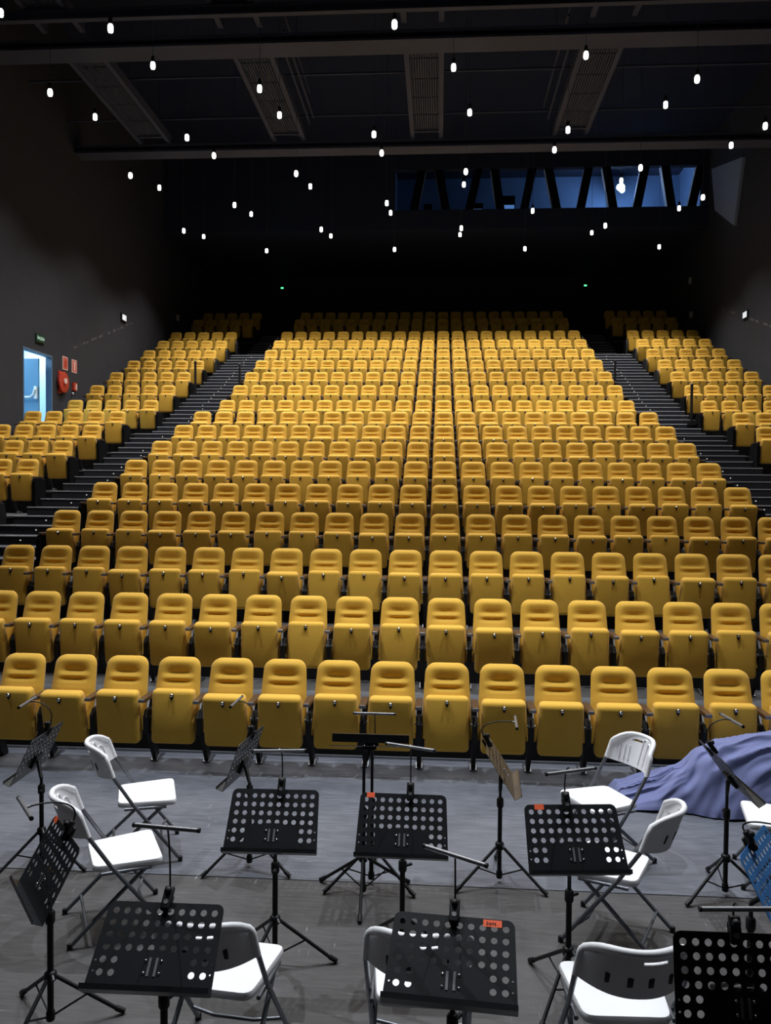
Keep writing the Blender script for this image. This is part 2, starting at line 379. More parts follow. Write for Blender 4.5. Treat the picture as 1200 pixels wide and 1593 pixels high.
def wall_fitting(x, sx, y, z, label):
    o = tag(empty('wall_fitting', (x, y, z)), label, 'wall fitting', 'small grey fittings at the rear corners')
    MB().box(*sorted((0, sx*.05)), -.05, .05, -.05, .05).build('bracket', M['black'], o)
    MB().lathe([(.05, -.12), (.07, -.1), (.07, .1), (.05, .12)], (sx*.1, 0, 0), 10).build('body', M['grey'], o, 50)
wall_fitting(XL, 1, 30.5, 9.17, 'small grey fitting low on the left wall near the rear')
wall_fitting(XR, -1, 30.6, 9.2, 'small grey fitting low on the right wall near the rear')
wall_fitting(XR, -1, 30.8, 10.5, 'small grey fitting higher on the right wall near the rear')
for px, py, lab in ((437, 448, 'tiny green exit light on the dark rear wall, left one'), (909, 444, 'tiny green exit light on the dark rear wall, right one')):
    p = at_y(px, py, 35.44); o = tag(empty('exit_light', (p.x, 35.5, p.z)), lab, 'exit light', 'green exit lights on the rear wall')
    MB().box(-.16, .16, -.05, 0, -.06, .06).build('housing', M['blackmat'], o); MB().box(0, .12, -.055, -.05, -.035, .035).build('lit_panel', M['greenglow'], o)
pn = MB().prism([(28.68, 13.77), (25.79, 13.01), (26.43, 11.12), (28.26, 12.23)], 'x', XR-.10, XR-.005)
tag(pn.build('wall_panel', M['panel']), 'pale slanted four-sided panel high on the right wall', 'wall panel')

# ------------------------------------------------------------------ control booth behind slanted struts
YB = 29.2
ZB0, ZB1 = 12.70, 14.13
XB0 = at_y(615, 300, YB).x
bw = MB()
bw.box(XL, XR, YB, YB+.25, 12.0, ZB0).box(XL, XR, YB, YB+.25, ZB1, ZC).box(XL, XB0, YB, YB+.25, ZB0, ZB1).box(9.12, XR, YB, YB+.25, ZB0, ZB1)
tag(bw.build('wall_booth', M['wall_b']), kind='structure')
tag(MB().box(XL, XR, YB+.25, 35.5, 12.0, 12.15).build('ceiling_rear', M['ceil']), kind='structure')
bi = MB(); bi.box(XB0-.1, 9.2, YB+3.2, YB+3.3, 12.15, ZC).box(XB0-.2, XB0-.1, YB+.25, YB+3.3, 12.15, ZC).box(9.2, 9.3, YB+.25, YB+3.3, 12.15, ZC)
tag(bi.build('wall_booth_inner', M['booth']), kind='structure')
win = tag(empty('window_1', (XB0, YB, ZB0)), 'booth window band behind slanted struts', None, None, 'structure')
struts = [(657, 644), (683, 694), (745, 730), (770, 779), (829, 816), (854, 867), (917, 904), (944, 955), (1005, 992), (1036, 1046), (1092, 1077)]
for a, b in struts:
    t = at_y(a, 266, YB); q = at_y(b, 325, YB); hw = .15
    pts = [(q.x-XB0-hw, -.02), (q.x-XB0+hw, -.02), (t.x-XB0+hw, ZB1-ZB0+.02), (t.x-XB0-hw, ZB1-ZB0+.02)]
    MB().prism(pts, 'y', .02, .05).build('strut', M['blackmat'], win)
    MB().prism([(p[0]+(.01 if i in (0, 3) else -.01), p[1]) for i, p in enumerate(pts)], 'y', .05, .34).build('strut_web', M['strut'], win)
xs = [XB0]+[ (at_y(a, 266, YB).x+at_y(b, 325, YB).x)/2 for a, b in struts]+[9.12]
for a, b in zip(xs, xs[1:]):
    MB().box(a-XB0+.01, b-XB0-.01, .36, .372, 0, ZB1-ZB0).build('pane', M['glass'], win)
bl = bpy.data.lights.new('booth_light', 'POINT'); bl.energy = 210; bl.color = (.45, .68, 1); bl.shadow_soft_size = .1
bo = link(bpy.data.objects.new('booth_light', bl))
p = at_y(966, 291, YB+1.6)
lamp = tag(empty('booth_lamp', p), 'bright bluish lamp hanging inside the control booth window', 'lamp'); bo.parent = lamp; bo.location = (0, -.25, -.2)
MB().lathe([(.02, .12), (.12, .08), (.16, -.02), (.10, -.10), (.02, -.12)][::-1], n=16).build('glowing_globe', M['boothlamp'], lamp, 60)
MB().tube([(0, 0, .1), (0, 0, ZC-p.z)], .012, 6).build('cord', M['black'], lamp)
ct = MB().box(XB0+.1, 9.0, YB+.45, YB+1.0, 12.55, 12.80).build('booth_counter', M['boothdesk']); tag(ct, 'pale counter running behind the booth windows', 'counter')
for px, py, w, h, lab in ((741, 318, .5, .3, 'dark monitor behind the third booth strut'), (666, 320, .3, .3, 'small dark monitor at the first lit booth window'), (792, 312, .45, .55, 'dark equipment rack standing in the middle booth window')):
    q = at_y(px, py, YB+.75); o = tag(empty('monitor', (q.x, YB+.75, 12.8)), lab, 'monitor', 'equipment on the booth counter')
    MB().box(-w/2, w/2, -.04, .04, .06, .06+h).build('housing', M['blackmat'], o); MB().box(-.03, .03, -.03, .03, 0, .06).build('foot', M['blackmat'], o)
    MB().box(-w/2+.03, w/2-.03, -.045, -.04, .09, h*.5).build('screen', M['screen'] if w > .4 else M['booth'], o)

# ------------------------------------------------------------------ ceiling steel: beams, pipes, catwalks
def beam(px, pyA, pyB, zb, label):
    ya, yb = sorted((at_z(600, pyA, zb).y, at_z(600, pyB, zb).y))
    o = MB().box(XL+.02, XR-.02, ya, yb, zb, zb+.05).box(XL+.02, XR-.02, (ya+yb)/2-.03, (ya+yb)/2+.03, zb+.05, zb+.17).box(XL+.02, XR-.02, ya, yb, zb+.17, zb+.20)
    return tag(o.build('roof_beam', M['beam']), label, 'beam', 'steel beams across the roof')
beam(600, 62, 85, 11.9, 'broad grey roof beam crossing the upper part of the picture')
beam(600, 229, 241, 11.9, 'grey roof beam crossing just in front of the booth')
beam(600, 14, 20, 11.9, 'thin grey roof beam crossing nearest the top edge')
for py, lab in ((113, 'thin pale pipe under the roof, the nearer one'), (178, 'thin pale pipe under the roof, the farther one')):
    y = at_z(600, py, 12.6).y
    o = MB().tube([(XL+.05, y, 12.6), (XR-.05, y, 12.6)], .028, 8).build('roof_pipe', M['beam'], None, 60); tag(o, lab, 'pipe', 'pipes under the roof')
def catwalk(xa, xb, label, rails=None):
    z = 12.12; root = tag(empty('catwalk', ((xa+xb)/2, 17, z)), label, 'catwalk', 'catwalks under the roof'); h = (xb-xa)/2
    for s in (-1, 1):
        for (y0, y1) in ((12.0, 16.55), (17.35, 21.95)):
            a, b = sorted((s*h, s*(h-.11))); MB().box(a, b, y0-17, y1-17, 0, .22).build('side_beam', M['beam'], root)
    for (y0, y1, n) in ((12.0, 15.75, 3), (17.1, 21.55, 5)):
        st = (y1-y0)/n
        for i in range(n):
            m = MB(); ya = y0+i*st+.03; yb = y0+(i+1)*st-.03
            g = 11
            for j in range(g+1):
                x = -h+.13+(2*h-.26)*j/g; m.box(x-.012, x+.012, ya-17, yb-17, .05, .08)
            gg = 16
            for j in range(gg+1):
                y = ya+(yb-ya)*j/gg; m.box(-h+.12, h-.12, y-17-.012, y-17+.012, .08, .10)
            m.box(-h+.12, h-.12, ya-17, yb-17, .10, .105)
            tag(m.build('grating_panel', M['grate'], root), kind='stuff')
        MB().box(-h+.11, h-.11, y1-17-.03, y1-17+.03, .0, .1).build('end_bar', M['beam'], root)
    if rails:
        for dx, dz in rails:
            MB().tube([(dx, .5, dz), (dx, 4.6, dz)], .025, 6).build('rail', M['beam'], root)
    return root
sc = (12.12-EYE)/(12-EYE)
catwalk(-8.25*sc, -7.35*sc, 'dim catwalk beside the left wall')
catwalk(-4.565*sc, -3.66*sc, 'grey mesh catwalk between the dim one and the central one', [(.62, .3), (.72, .45), (.62, 1.1)])
catwalk(-.85*sc, .01*sc, 'central grey mesh catwalk running straight back under the roof')
catwalk(2.87*sc, 3.787*sc, 'grey mesh catwalk right of the central one', [(-.62, .3), (-.74, .6), (-.62, 1.1)])

# ------------------------------------------------------------------ pendant lamps
LROWS = [  # (rows from the back; pixel places; low or high hung)
    ([(415, 390), (614, 388), (817, 387), (1026, 384)], 0), ([(317, 368), (515, 367), (716, 365), (921, 362)], 1),
    ([(286, 359), (500, 357), (718, 355), (942, 351)], 0), ([(391, 333), (608, 331), (829, 328), (1057, 324)], 1),
    ([(365, 319), (602, 316), (1094, 307)], 0), ([(248, 292), (483, 290), (722, 287), (967, 281)], 1),
    ([(203, 273), (461, 270), (725, 267), (997, 261)], 0), ([(333, 242), (594, 238), (863, 233), (1138, 226)], 1),
    ([(291, 214), (582, 209), (884, 202), (1191, 196)], 0), ([(148, 182), (435, 179), (731, 175), (1036, 163)], 1),
    ([(78, 144), (404, 138), (1085, 123)], 0), ([(238, 102), (706, 105), (912, 86)], 1),
    ([(172, 44), (614, 38)], 0), ([(1, 20)], 1)]
cable_m = {}
bulb_m = MB().lathe([(.015, -.075), (.038, -.065), (.047, -.04), (.047, .03), (.04, .055), (.03, .07)], n=14).mesh('bulb', 60)
sock_m = MB().lathe([(.032, .065), (.036, .08), (.036, .17), (.012, .20)], n=12).mesh('socket', 60)
shared = None
for ri, (pts, hi) in enumerate(LROWS):
    z = 11.15 if hi else 10.66
    for ci, (px, py) in enumerate(pts):
        q = at_z(px, py, z)
        o = tag(empty('pendant_lamp', q), 'glowing pendant lamp, %s from the left in the %s lamp row from the back' % (ORD[ci+1], ORD[ri+1]) if ri < 13 else 'glowing pendant lamp cut off by the left edge near the top corner', 'lamp', 'pendant lamps over the seating')
        mobj('bulb', bulb_m, M['bulb'], o); mobj('socket', sock_m, M['black'], o)
        MB().tube([(0, 0, .2), (0, 0, ZC-z)], .005, 5).build('cable', M['beam'], o)
        if shared is None:
            sl = spot('downlight', (0, 0, -.13), LAMP_W, 110, 1.0, parent=o); shared = sl.data
        else:
            sl = bpy.data.objects.new('downlight', shared); link(sl, o); sl.location = (0, 0, -.13)

# ------------------------------------------------------------------ theatre seats
def back_mesh(nu, nv, name):
    """padded backrest: front skin with two stitched creases, rounded shoulders, plain rear"""
    Z0, Z1 = .36, 1.03
    def P(i, j, front):
        u = -1+2*i/nu; v = j/nv; v = v if v < .8 else .8+.2*math.sin((v-.8)/.2*math.pi/2)
        z = Z0+(Z1-Z0)*v; d = Z1-z
        w = .203+.037*(1-v); r = .088
        if d < r: w = w-r+math.sqrt(max(0, r*r-(r-d)**2))
        x = u*w
        yb = -.19+.19*v                      # lean of the back
        edge = (1-abs(u)**5)*(1-max(0, 1-d/.05)**2*.9)
        t = .028+.040*edge
        def crease(zc, dep, sw, uw):
            e = max(0, 1-(abs(u)/uw)**4)
            return dep*e*math.exp(-((z-zc)/sw)**2)
        if front:
            e = max(0, 1-(abs(u)/.74)**4); h = 0
            if .884 <= z < .995: h = .037*((.995-z)/.111)**1.2
            elif .860 <= z < .884: h = .037*((z-.860)/.024)
            if .810 <= z < .848: h = max(h, .024*((.848-z)/.038)**1.5)
            elif .790 <= z < .810: h = max(h, .024*((z-.790)/.02))
            t -= e*h+crease(.884, .015, .010, .55)+crease(.810, .013, .009, .53)
            t += .012*max(0, 1-u*u)*math.exp(-((z-.725)/.04)**2)
            return (x, yb-t, z)
        return (x*.97, yb+.022*edge, z)
    mb = MB(); v = [P(i, j, True) for j in range(nv+1) for i in range(nu+1)]; v += [P(i, j, False) for j in range(nv+1) for i in range(nu+1)]
    n = (nu+1)*(nv+1); f = []
    for j in range(nv):
        for i in range(nu):
            a = j*(nu+1)+i; f.append((a, a+1, a+nu+2, a+nu+1)); f.append((n+a+nu+1, n+a+nu+2, n+a+1, n+a))
    for j in range(nv):
        a = j*(nu+1); b = a+nu; f.append((a+nu+1, n+a+nu+1, n+a, a)); f.append((b, n+b, n+b+nu+1, b+nu+1))
    for i in range(nu):
        a = i; b = nv*(nu+1)+i; f.append((a, n+a, n+a+1, a+1)); f.append((b+1, n+b+1, n+b, b))
    mb.add(v, f); return mb.mesh(name, 60)
def frame_mesh(name):
    """black stand between two seats"""
    mb = MB()
    mb.prism([(-.27, .34), (-.27, .50), (-.22, .56), (-.12, .56), (-.05, .672), (.02, .672), (.03, .40), (-.05, .34)], 'x', -.026, .026)
    mb.prism([(-.22, .34), (-.08, .34), (.07, .02), (.07, 0), (-.02, 0), (-.05, .06)], 'x', -.02, .02)
    return mb.mesh(name)
def arm_outline(): return [(-.033, -.355), (-.024, -.375), (.024, -.375), (.033, -.355), (.033, -.10), (.02, -.06), (-.02, -.06), (-.033, -.10)]
back_m = back_mesh(20, 44, 'backrest'); pan_m = bevel_box('seat_pan', (.412, .13, .515), .042, 3, .985)
arm_m = MB().slab(arm_outline(), [(.006, .665), (0, .672), (0, .694), (.006, .70)]).mesh('armrest', 40)
cap_m = MB().box(-.030, .030, -.381, -.372, .668, .695).mesh('armrest_cap')
frame_m = frame_mesh('side_frame')
foot_m = MB().prism([(-.10, .0), (.12, 0), (.12, .012), (.02, .05), (-.03, .05), (-.10, .012)], 'x', -.034, .034).mesh('foot_plate')
hinge_m = MB().lathe([(.016, -.036), (.016, .036)], n=10).mesh('hinge', 50)
badge_m = MB().prism([(-.020, .022), (.020, .022), (.013, -.012), (.004, -.032), (-.004, -.032), (-.013, -.012)], 'y', -.012, .004).mesh('number_badge')
button_m = MB().lathe([(.017, 0), (.016, .009), (.008, .016)], n=10).mesh('badge_button', 50)
endp_m = MB().prism([(-.40, .05), (-.40, .60), (-.37, .66), (-.20, .68), (-.02, .62), (.02, .45), (.02, .05)], 'x', -.03, .03).mesh('end_panel')
PIV = (0, -.235, .25)
rs = random.Random(5)
def pan_tilt():
    q = rs.random()
    return math.radians(rs.uniform(-4, 0) if q < .2 else (rs.uniform(10, 14) if q > .75 else rs.uniform(3, 8)))
def make_seat():
    root = empty('theatre_seat')
    mobj('backrest', back_m, M['seat'], root)
    pan = mobj('seat_pan', pan_m, M['seat'], root, PIV)
    pan_m.transform(Matrix.Translation((0, 0, .2575))) if not pan_m.get('moved') else None; pan_m['moved'] = 1
    bd = mobj('number_badge', badge_m, M['black'], pan, (0, -.068, .455))
    bt = mobj('badge_button', button_m, M['chrome'], pan, (0, -.079, .470)); bt.rotation_euler = (math.pi/2, 0, 0)
    ar = mobj('armrest', arm_m, M['wood'], root, (SP/2, 0, 0)); mobj('armrest_cap', cap_m, M['alu'], ar)
    fr = mobj('side_frame', frame_m, M['black'], root, (SP/2, 0, 0))
    mobj('foot_plate', foot_m, M['steel'], fr, (0, .06, 0))
    hg = mobj('hinge', hinge_m, M['alu'], fr, (0, -.23, .50)); hg.rotation_euler = (0, math.pi/2, 0)
    return root
proto = make_seat()
SEATS = []
for r in ROWS:
    Y, Z = ROWS[r]
    for blk, ks in (('left', range(-19, -14)), ('centre', range(-11, 10)), ('right', range(13, 18))):
        for k in ks:
            x0 = proj(kx(k)-.22, Y, Z+.8)[0]; x1 = proj(kx(k)+.22, Y, Z+.8)[0]
            vis = x1 > 6 and x0 < 1194
            near = x1 > -420 and x0 < 1620
            if near: SEATS.append((r, blk, k, vis))
indiv = [s for s in SEATS if s[3]][:300]
rest = [s for s in SEATS if s not in set(indiv)]
ivs = {}
for r, blk, k, v in indiv: ivs.setdefault((r, blk), []).append(k)
first = True
for r, blk, k, v in indiv:
    o = proto if first else copy_tree(proto); first = False
    Y, Z = ROWS[r]; o.location = (kx(k), Y, Z)
    for c in o.children:
        if c.name.startswith('seat_pan'): c.rotation_euler = (pan_tilt(), 0, 0)
    ks = ivs[(r, blk)]; n = ks.index(k)+1
    rown = 'front' if r == 1 else ORD[r]
    if blk == 'centre':
        if r <= 2: lab = 'yellow theatre seat in the %s row, %s one in view from the left' % (rown, ORD[n])
        else: lab = 'yellow theatre seat, %s row of the centre block, %s from the left aisle' % (rown, ORD[n])
    elif blk == 'left': lab = 'yellow theatre seat, %s row of the left block, %s from the aisle' % (rown, ORD[-14-k])
    else: lab = 'yellow theatre seat, %s row of the right block, %s from the aisle' % (rown, ORD[k-12])
    tag(o, lab, 'seat', 'yellow theatre seats facing the stage')
    if k in (-11, -19, 13):           # the outer stand at a block's first seat
        fr = mobj('side_frame', frame_m, M['black'], o, (-SP/2, 0, 0)); mobj('foot_plate', foot_m, M['steel'], fr, (0, .06, 0))
        mobj('armrest', arm_m, M['wood'], o, (-SP/2, 0, 0))
    if k in (-11, 13): mobj('end_panel', endp_m, M['blackmat'], o, (-SP/2-.02, 0, 0))
    if k in (9, -15): mobj('end_panel', endp_m, M['blackmat'], o, (SP/2+.02, 0, 0))
# the seats past the 300 nearest, at the back of the hall (and those cut off by the frame's sides), as one mass
lo_back = back_mesh(10, 26, 'back_low'); lo_pan = bevel_box('pan_low', (.412, .13, .515), .042, 2, .985); lo_pan.transform(Matrix.Translation((0, 0, .2575)))
V = []; F = []; MI = []
def bake(me, mtx, mi):
    n = len(V); V.extend([tuple(mtx @ v.co) for v in me.vertices])
    for p in me.polygons: F.append(tuple(i+n for i in p.vertices)); MI.append(mi)
for r, blk, k, v in rest:
    Y, Z = ROWS[r]; T = Matrix.Translation((kx(k), Y, Z))
    bake(lo_back, T, 0); P_ = T @ Matrix.Translation(PIV) @ Matrix.Rotation(pan_tilt(), 4, 'X'); bake(lo_pan, P_, 0)
    bake(badge_m, P_ @ Matrix.Translation((0, -.068, .455)), 1)
    S_ = T @ Matrix.Translation((SP/2, 0, 0)); bake(frame_m, S_, 1); bake(arm_m, S_, 2)
    if k in (-11, 13): bake(endp_m, T @ Matrix.Translation((-SP/2-.02, 0, 0)), 1)
    if k in (9, -15): bake(endp_m, T @ Matrix.Translation((SP/2+.02, 0, 0)), 1)
me = bpy.data.meshes.new('theatre_seats_mass'); me.from_pydata(V, [], F); me.update()
for m in ('seat', 'black', 'wood'): me.materials.append(M[m])
me.polygons.foreach_set('material_index', MI); shade(me, 60)
mo = bpy.data.objects.new('theatre_seats', me); link(mo)
tag(mo, 'farther rows of yellow theatre seats rising into the dark', 'seats', None, 'stuff')
bpy.data.meshes.remove(lo_back); bpy.data.meshes.remove(lo_pan)

# handrail posts in the aisles
def post(px, py, x, hgt, label):
    d = ray(px, py); t = x/d.x; y = d.y*t
    z = max([0]+[e[1] for e in EDGES if e[0] <= y])
    o = tag(empty('handrail_post', (x, y, z)), label, 'post', 'black posts beside the aisle stairs')
    MB().tube([(0, 0, .02), (0, 0, hgt)], .035, 10).build('post', M['black'], o, 60)
    MB().lathe([(.045, hgt), (.045, hgt+.02), (.02, hgt+.04)], n=10).build('cap', M['black'], o, 50)
    MB().box(-.12, .12, -.1, .1, 0, .05).build('base', M['black'], o)
post(304, 600, AL0+.14, 1.0, 'tall black post at the outer edge of the left aisle')
post(373, 597, AL1-.06, .95, 'short black post at the inner edge of the left aisle')
post(957, 597, AR0+.06, .95, 'short black post at the inner edge of the right aisle')
post(1077, 598, AR1-.14, 1.0, 'black post at the outer edge of the right aisle')

# ------------------------------------------------------------------ music stands and clip lamps
DW, DH = .49, .35
def desk_mesh():
    cu = bpy.data.curves.new('desk', 'CURVE'); cu.dimensions = '2D'; cu.fill_mode = 'BOTH'; cu.extrude = .0015
    def loop(pts):
        s = cu.splines.new('POLY'); s.points.add(len(pts)-1)
        for p, q in zip(s.points, pts): p.co = (q[0], q[1], 0, 1)
        s.use_cyclic_u = True
    r = .03; out = [(-DW/2-.012, -DH/2), (DW/2+.012, -DH/2)]
    for cx, a0 in ((DW/2-r, 0), (-DW/2+r, 90)):
        out += [(cx+r*math.cos(math.radians(a0+15*i)), DH/2-r+r*math.sin(math.radians(a0+15*i))) for i in range(7)]
    loop(out)
    for row in range(6):
        for c in range(10):
            if row >= 4 and 2 <= c <= 7: continue
            x = (c-4.5)*.0465; y = DH/2-.037-row*.0475
            loop([(x+.0135*math.cos(2*math.pi*i/14), y+.0135*math.sin(2*math.pi*i/14)) for i in range(14)])
    for sx in (-1, 1):
        for y in (-.035, -.075): loop([(sx*.2375+.004*math.cos(2*math.pi*i/8), y+.004*math.sin(2*math.pi*i/8)-.02) for i in range(8)])
    o = bpy.data.objects.new('desk', cu); COL.objects.link(o)
    m = bpy.data.meshes.new_from_object(o.evaluated_get(bpy.context.evaluated_depsgraph_get())); bpy.data.objects.remove(o); m.materials.clear(); m.name = 'desk'
    return m
# desk space: x right, y up the face, z towards the player
desk_m = {k: desk_mesh() for k in ('desk', 'deskback', 'bronze', 'bluedesk')}
for k in desk_m: desk_m[k].materials.append(M[k])
def tray_mesh():
    a = DW/2+.012
    return MB().prism([(-DH/2, 0), (-DH/2-.002, .052), (-DH/2+.018, .056), (-DH/2+.018, .0535), (-DH/2+.001, .0495), (-DH/2+.002, 0)], 'x', -a, a).mesh('tray')
def tray_base(): return tray_mesh()
tray_m = {k: tray_base() for k in desk_m}
for k in tray_m: tray_m[k].materials.append(M[k])
rivet_m = MB().lathe([(.006, 0), (.005, .003), (.002, .005)], n=8).mesh('rivet', 50)
strip_m = MB().box(-.005, .005, -.034, .034, .0015, .004).mesh('bracket_strip')
clip_m = bevel_box('clip', (.042, .10, .028), .008, 2); jaw_m = bevel_box('clip_jaw', (.036, .07, .014), .005, 1)
knob_m = MB().lathe([(.016, 0), (.016, .012), (.008, .02)], n=12).mesh('clip_knob', 50); logo_m = MB().lathe([(.011, 0), (.010, .003)], n=12).mesh('clip_disc', 50)
bar_m = MB().tube([(-.145, 0, 0), (.145, 0, 0)], .0095, 12).mesh('light_bar', 60)
def stand(name, c, psi, tilt, label, lamp=None, lamplabel='', tape=None, mtl='desk', legrot=0, base=None, group='music stands on the stage', tray=True):
    psi = math.radians(psi); tilt = math.radians(tilt); c = Vector(c)
    n = Vector((math.sin(psi), -math.cos(psi), 0)); u = Vector((math.cos(psi), math.sin(psi), 0))
    v = Vector((0, 0, 1))*math.cos(tilt)-n*math.sin(tilt); nn = u.cross(v)
    b = Vector((c.x, c.y, 0))-n*.085 if base is None else Vector((base[0], base[1], 0))
    root = tag(empty(name, b), label, 'music stand', group)
    rel = c-b
    R = Matrix((u, v, nn)).transposed().to_4x4()
    dk = mobj('desk', desk_m[mtl], M[mtl], root); dk.matrix_local = Matrix.Translation(rel) @ R
    if tray: mobj('tray', tray_m[mtl], M[mtl], dk)
    for sx in (-1, 1):
        mobj('bracket_strip', strip_m, M['alu'], dk, (sx*.014, -.075, 0))
        for y in (-.052, -.098): mobj('rivet', rivet_m, M['chrome'], dk, (sx*.032, y, .002))
    if tape:
        tx, ty, tw, txt = tape
        tp = MB().box(-tw/2, tw/2, -.014, .014, .002, .0028).build('tape_label', M['orange'], dk, None, (tx, ty, 0)); tp['label'] = 'orange tape label'
        if txt:
            t = mobj('handwriting', text_mesh(txt, .021, 'handwriting'), M['ink'], tp, (0, 0, .0032))
    # neck, pole, clamp, tripod
    back = rel-nn*.03-v*.06
    neck = (0, 0, max(.35, back.z-.10))
    MB().tube([neck, (back.x*.6, back.y*.6, back.z-.05), tuple(back), tuple(rel-nn*.004-v*.06)], [.013, .014, .016, .016], 8).build('neck', M['black'], root, 60)
    MB().cbox((0, 0, 0), (.09, .10, .02)).build('swivel_plate', M['black'], dk, None, (0, -.06, -.013))
    MB().tube([(0, 0, .42), neck], .0105, 10).build('upper_pole', M['black'], root, 60)
    MB().tube([(0, 0, .05), (0, 0, .56)], .0155, 10).build('lower_pole', M['black'], root, 60)
    cl = MB().lathe([(.020, .52), (.024, .53), (.024, .575), (.018, .585)], n=12).build('height_clamp', M['black'], root, 50)
    a = psi+legrot
    MB().tube([(.02*math.cos(a), .02*math.sin(a), .55), (.06*math.cos(a), .06*math.sin(a), .55)], .010, 8).build('clamp_knob', M['black'], cl, 60)
    MB().lathe([(.020, .225), (.030, .235), (.030, .27), (.020, .28)], n=12).build('hub', M['black'], root, 50)
    MB().tube([(.0, .0, .285), (.03, -.03, .25)], .008, 6).build('hub_screw', M['alu'], root, 60)
    MB().lathe([(.020, .03), (.022, .04), (.022, .07), (.018, .08)], n=10).build('lower_collar', M['black'], root, 50)
    for i in range(3):
        t = legrot+math.radians(90+120*i); d = Vector((math.cos(t), math.sin(t), 0))
        lg = MB().tube([d*.025+Vector((0, 0, .25)), d*.335+Vector((0, 0, .018))], .0105, 8).build('leg', M['black'], root, 60)
        MB().tube([d*.31+Vector((0, 0, .037)), d*.352+Vector((0, 0, .012))], .0145, 8).build('rubber_foot', M['black'], lg, 60)
        MB().tube([d*.018+Vector((0, 0, .055)), d*.175+Vector((0, 0, .135))], .005, 6).build('brace', M['black'], root, 60)
    if lamp:
        upd, fwd, byaw, lx = lamp
        T = b+Vector(rel)+v*(DH/2)+u*lx
        lr = tag(empty('stand_lamp', T), lamplabel, 'lamp', 'clip lamps on the music stands')
        g = mobj('clip', clip_m, M['black'], lr); g.matrix_local = R @ Matrix.Translation((0, .012, .016))
        j = mobj('clip_jaw', jaw_m, M['black'], lr); j.matrix_local = R @ Matrix.Translation((0, .0, -.013))
        mobj('clip_knob', knob_m, M['black'], g, (0, .025, .012)); mobj('clip_disc', logo_m, M['alu'], g, (0, -.018, .013))
        # gooseneck: up from the clip, then bending over to the player's side
        p0 = nn*.01+v*.05; top = Vector((0, 0, upd))+n*fwd
        pts = []
        k1 = p0+Vector((0, 0, upd*.55))-n*min(.06, fwd*.35); k2 = Vector((0, 0, upd*1.12))+n*(fwd*.35)
        for i in range(17):
            s = i/16; pts.append(p0*(1-s)**3+k1*3*s*(1-s)**2+k2*3*s*s*(1-s)+top*s**3)
        MB().tube(pts, .0042, 7).build('gooseneck', M['black'], lr, 60)
        MB().tube([pts[-2], pts[-1]], .0065, 8).build('neck_tip', M['alu'], lr, 60)
        br = mobj('light_bar', bar_m, M['alu'], lr, top); br.rotation_euler = (0, 0, psi+math.radians(byaw))
        for s in (-1, 1): MB().tube([(s*.140, 0, 0), (s*.150, 0, 0)], .0105, 10).build('end_cap', M['black'], br, 60)
    return root
P2 = lambda d: math.radians(d)
stand('music_stand', (-2.837, 5.507, .795), 270.8, 25.3, 'black music stand turned edge-on beside the far left white chair', (.20, .15, 4, 0), 'clip lamp reaching over the edge-on stand at far left', mtl='deskback', legrot=P2(20), base=(-2.785, 5.45))
stand('music_stand', (-1.375, 5.64, .762), 261.7, 19.1, 'black music stand turned edge-on behind the stand left of centre', (.23, .12, 6, 0), 'slanting clip lamp on the edge-on stand left of centre', mtl='deskback', legrot=P2(5), base=(-1.32, 5.57))
stand('music_stand', (-.437, 5.44, .962), 0, 106, 'black music stand with its desk tipped flat, near the centre', (.20, .02, 0, .0), 'upright T-shaped clip lamp on the flat-tipped central stand', legrot=P2(0), base=(-.435, 5.40))
stand('music_stand', (-.44, 5.27, .985), 2, 108.5, 'black music stand tipped flat, crowded against the taller central one', None, legrot=P2(62), base=(-.475, 5.228), tray=False)
stand('music_stand', (.44, 5.529, .801), 87.1, 32.8, 'brown worn music stand seen edge-on right of centre', (.15, .20, 0, 0), 'curved clip lamp over the brown edge-on stand', mtl='bronze', legrot=P2(0), base=(.441, 5.488))
stand('music_stand', (1.91, 5.377, .854), 92, 36.5, 'black music stand edge-on in front of the blue cloth', (.20, .13, 6, 0), 'clip lamp on the edge-on stand before the blue cloth', mtl='deskback', legrot=P2(0), base=(1.935, 5.43))
stand('music_stand', (-.899, 4.345, .852), 1.8, 38.5, 'black perforated music stand facing us left of centre, without tape', (.25, .09, 5, .03), 'clip lamp on the tapeless stand left of centre', legrot=P2(-85))
stand('music_stand', (-.185, 4.424, .818), 359.6, 36.7, 'black perforated central music stand with orange tape at its left corner', (.30, .09, -20, .04), 'clip lamp slanting over the central orange-taped stand', (-.185, .163, .045, ''), legrot=P2(35))
stand('music_stand', (.719, 4.162, .892), 6.2, 36.2, 'black perforated music stand with orange tape in front of two white chairs', (.21, .09, 17, -.02), 'clip lamp on the taped stand before two white chairs', (-.165, .163, .05, ''), legrot=P2(28))
stand('music_stand', (-1.872, 3.734, .85), 309, 29.5, 'black perforated music stand turned sideways at the lower left', (.17, .20, 0, .03), 'clip lamp bending from the sideways stand at lower left', (-.20, .163, .05, ''), legrot=P2(170), base=(-1.91, 3.82))
stand('music_stand', (-1.125, 3.146, .826), .6, 49.3, 'large black perforated music stand at bottom left', (.33, .02, -7, .0), 'clip lamp on the large bottom left stand', legrot=P2(60))
stand('music_stand', (.069, 3.106, .851), 355.1, 54.4, 'large black perforated music stand with written orange tape, bottom centre', (.26, .02, -27, .0), 'clip lamp slanting over the bottom centre stand', (.155, .157, .075, 'bont .'), legrot=P2(60))
stand('music_stand', (1.133, 2.971, .891), .7, 17.5, 'large black perforated music stand at bottom right corner', (.115, .05, 4, -.02), 'clip lamp on the bottom right corner stand', legrot=P2(0))
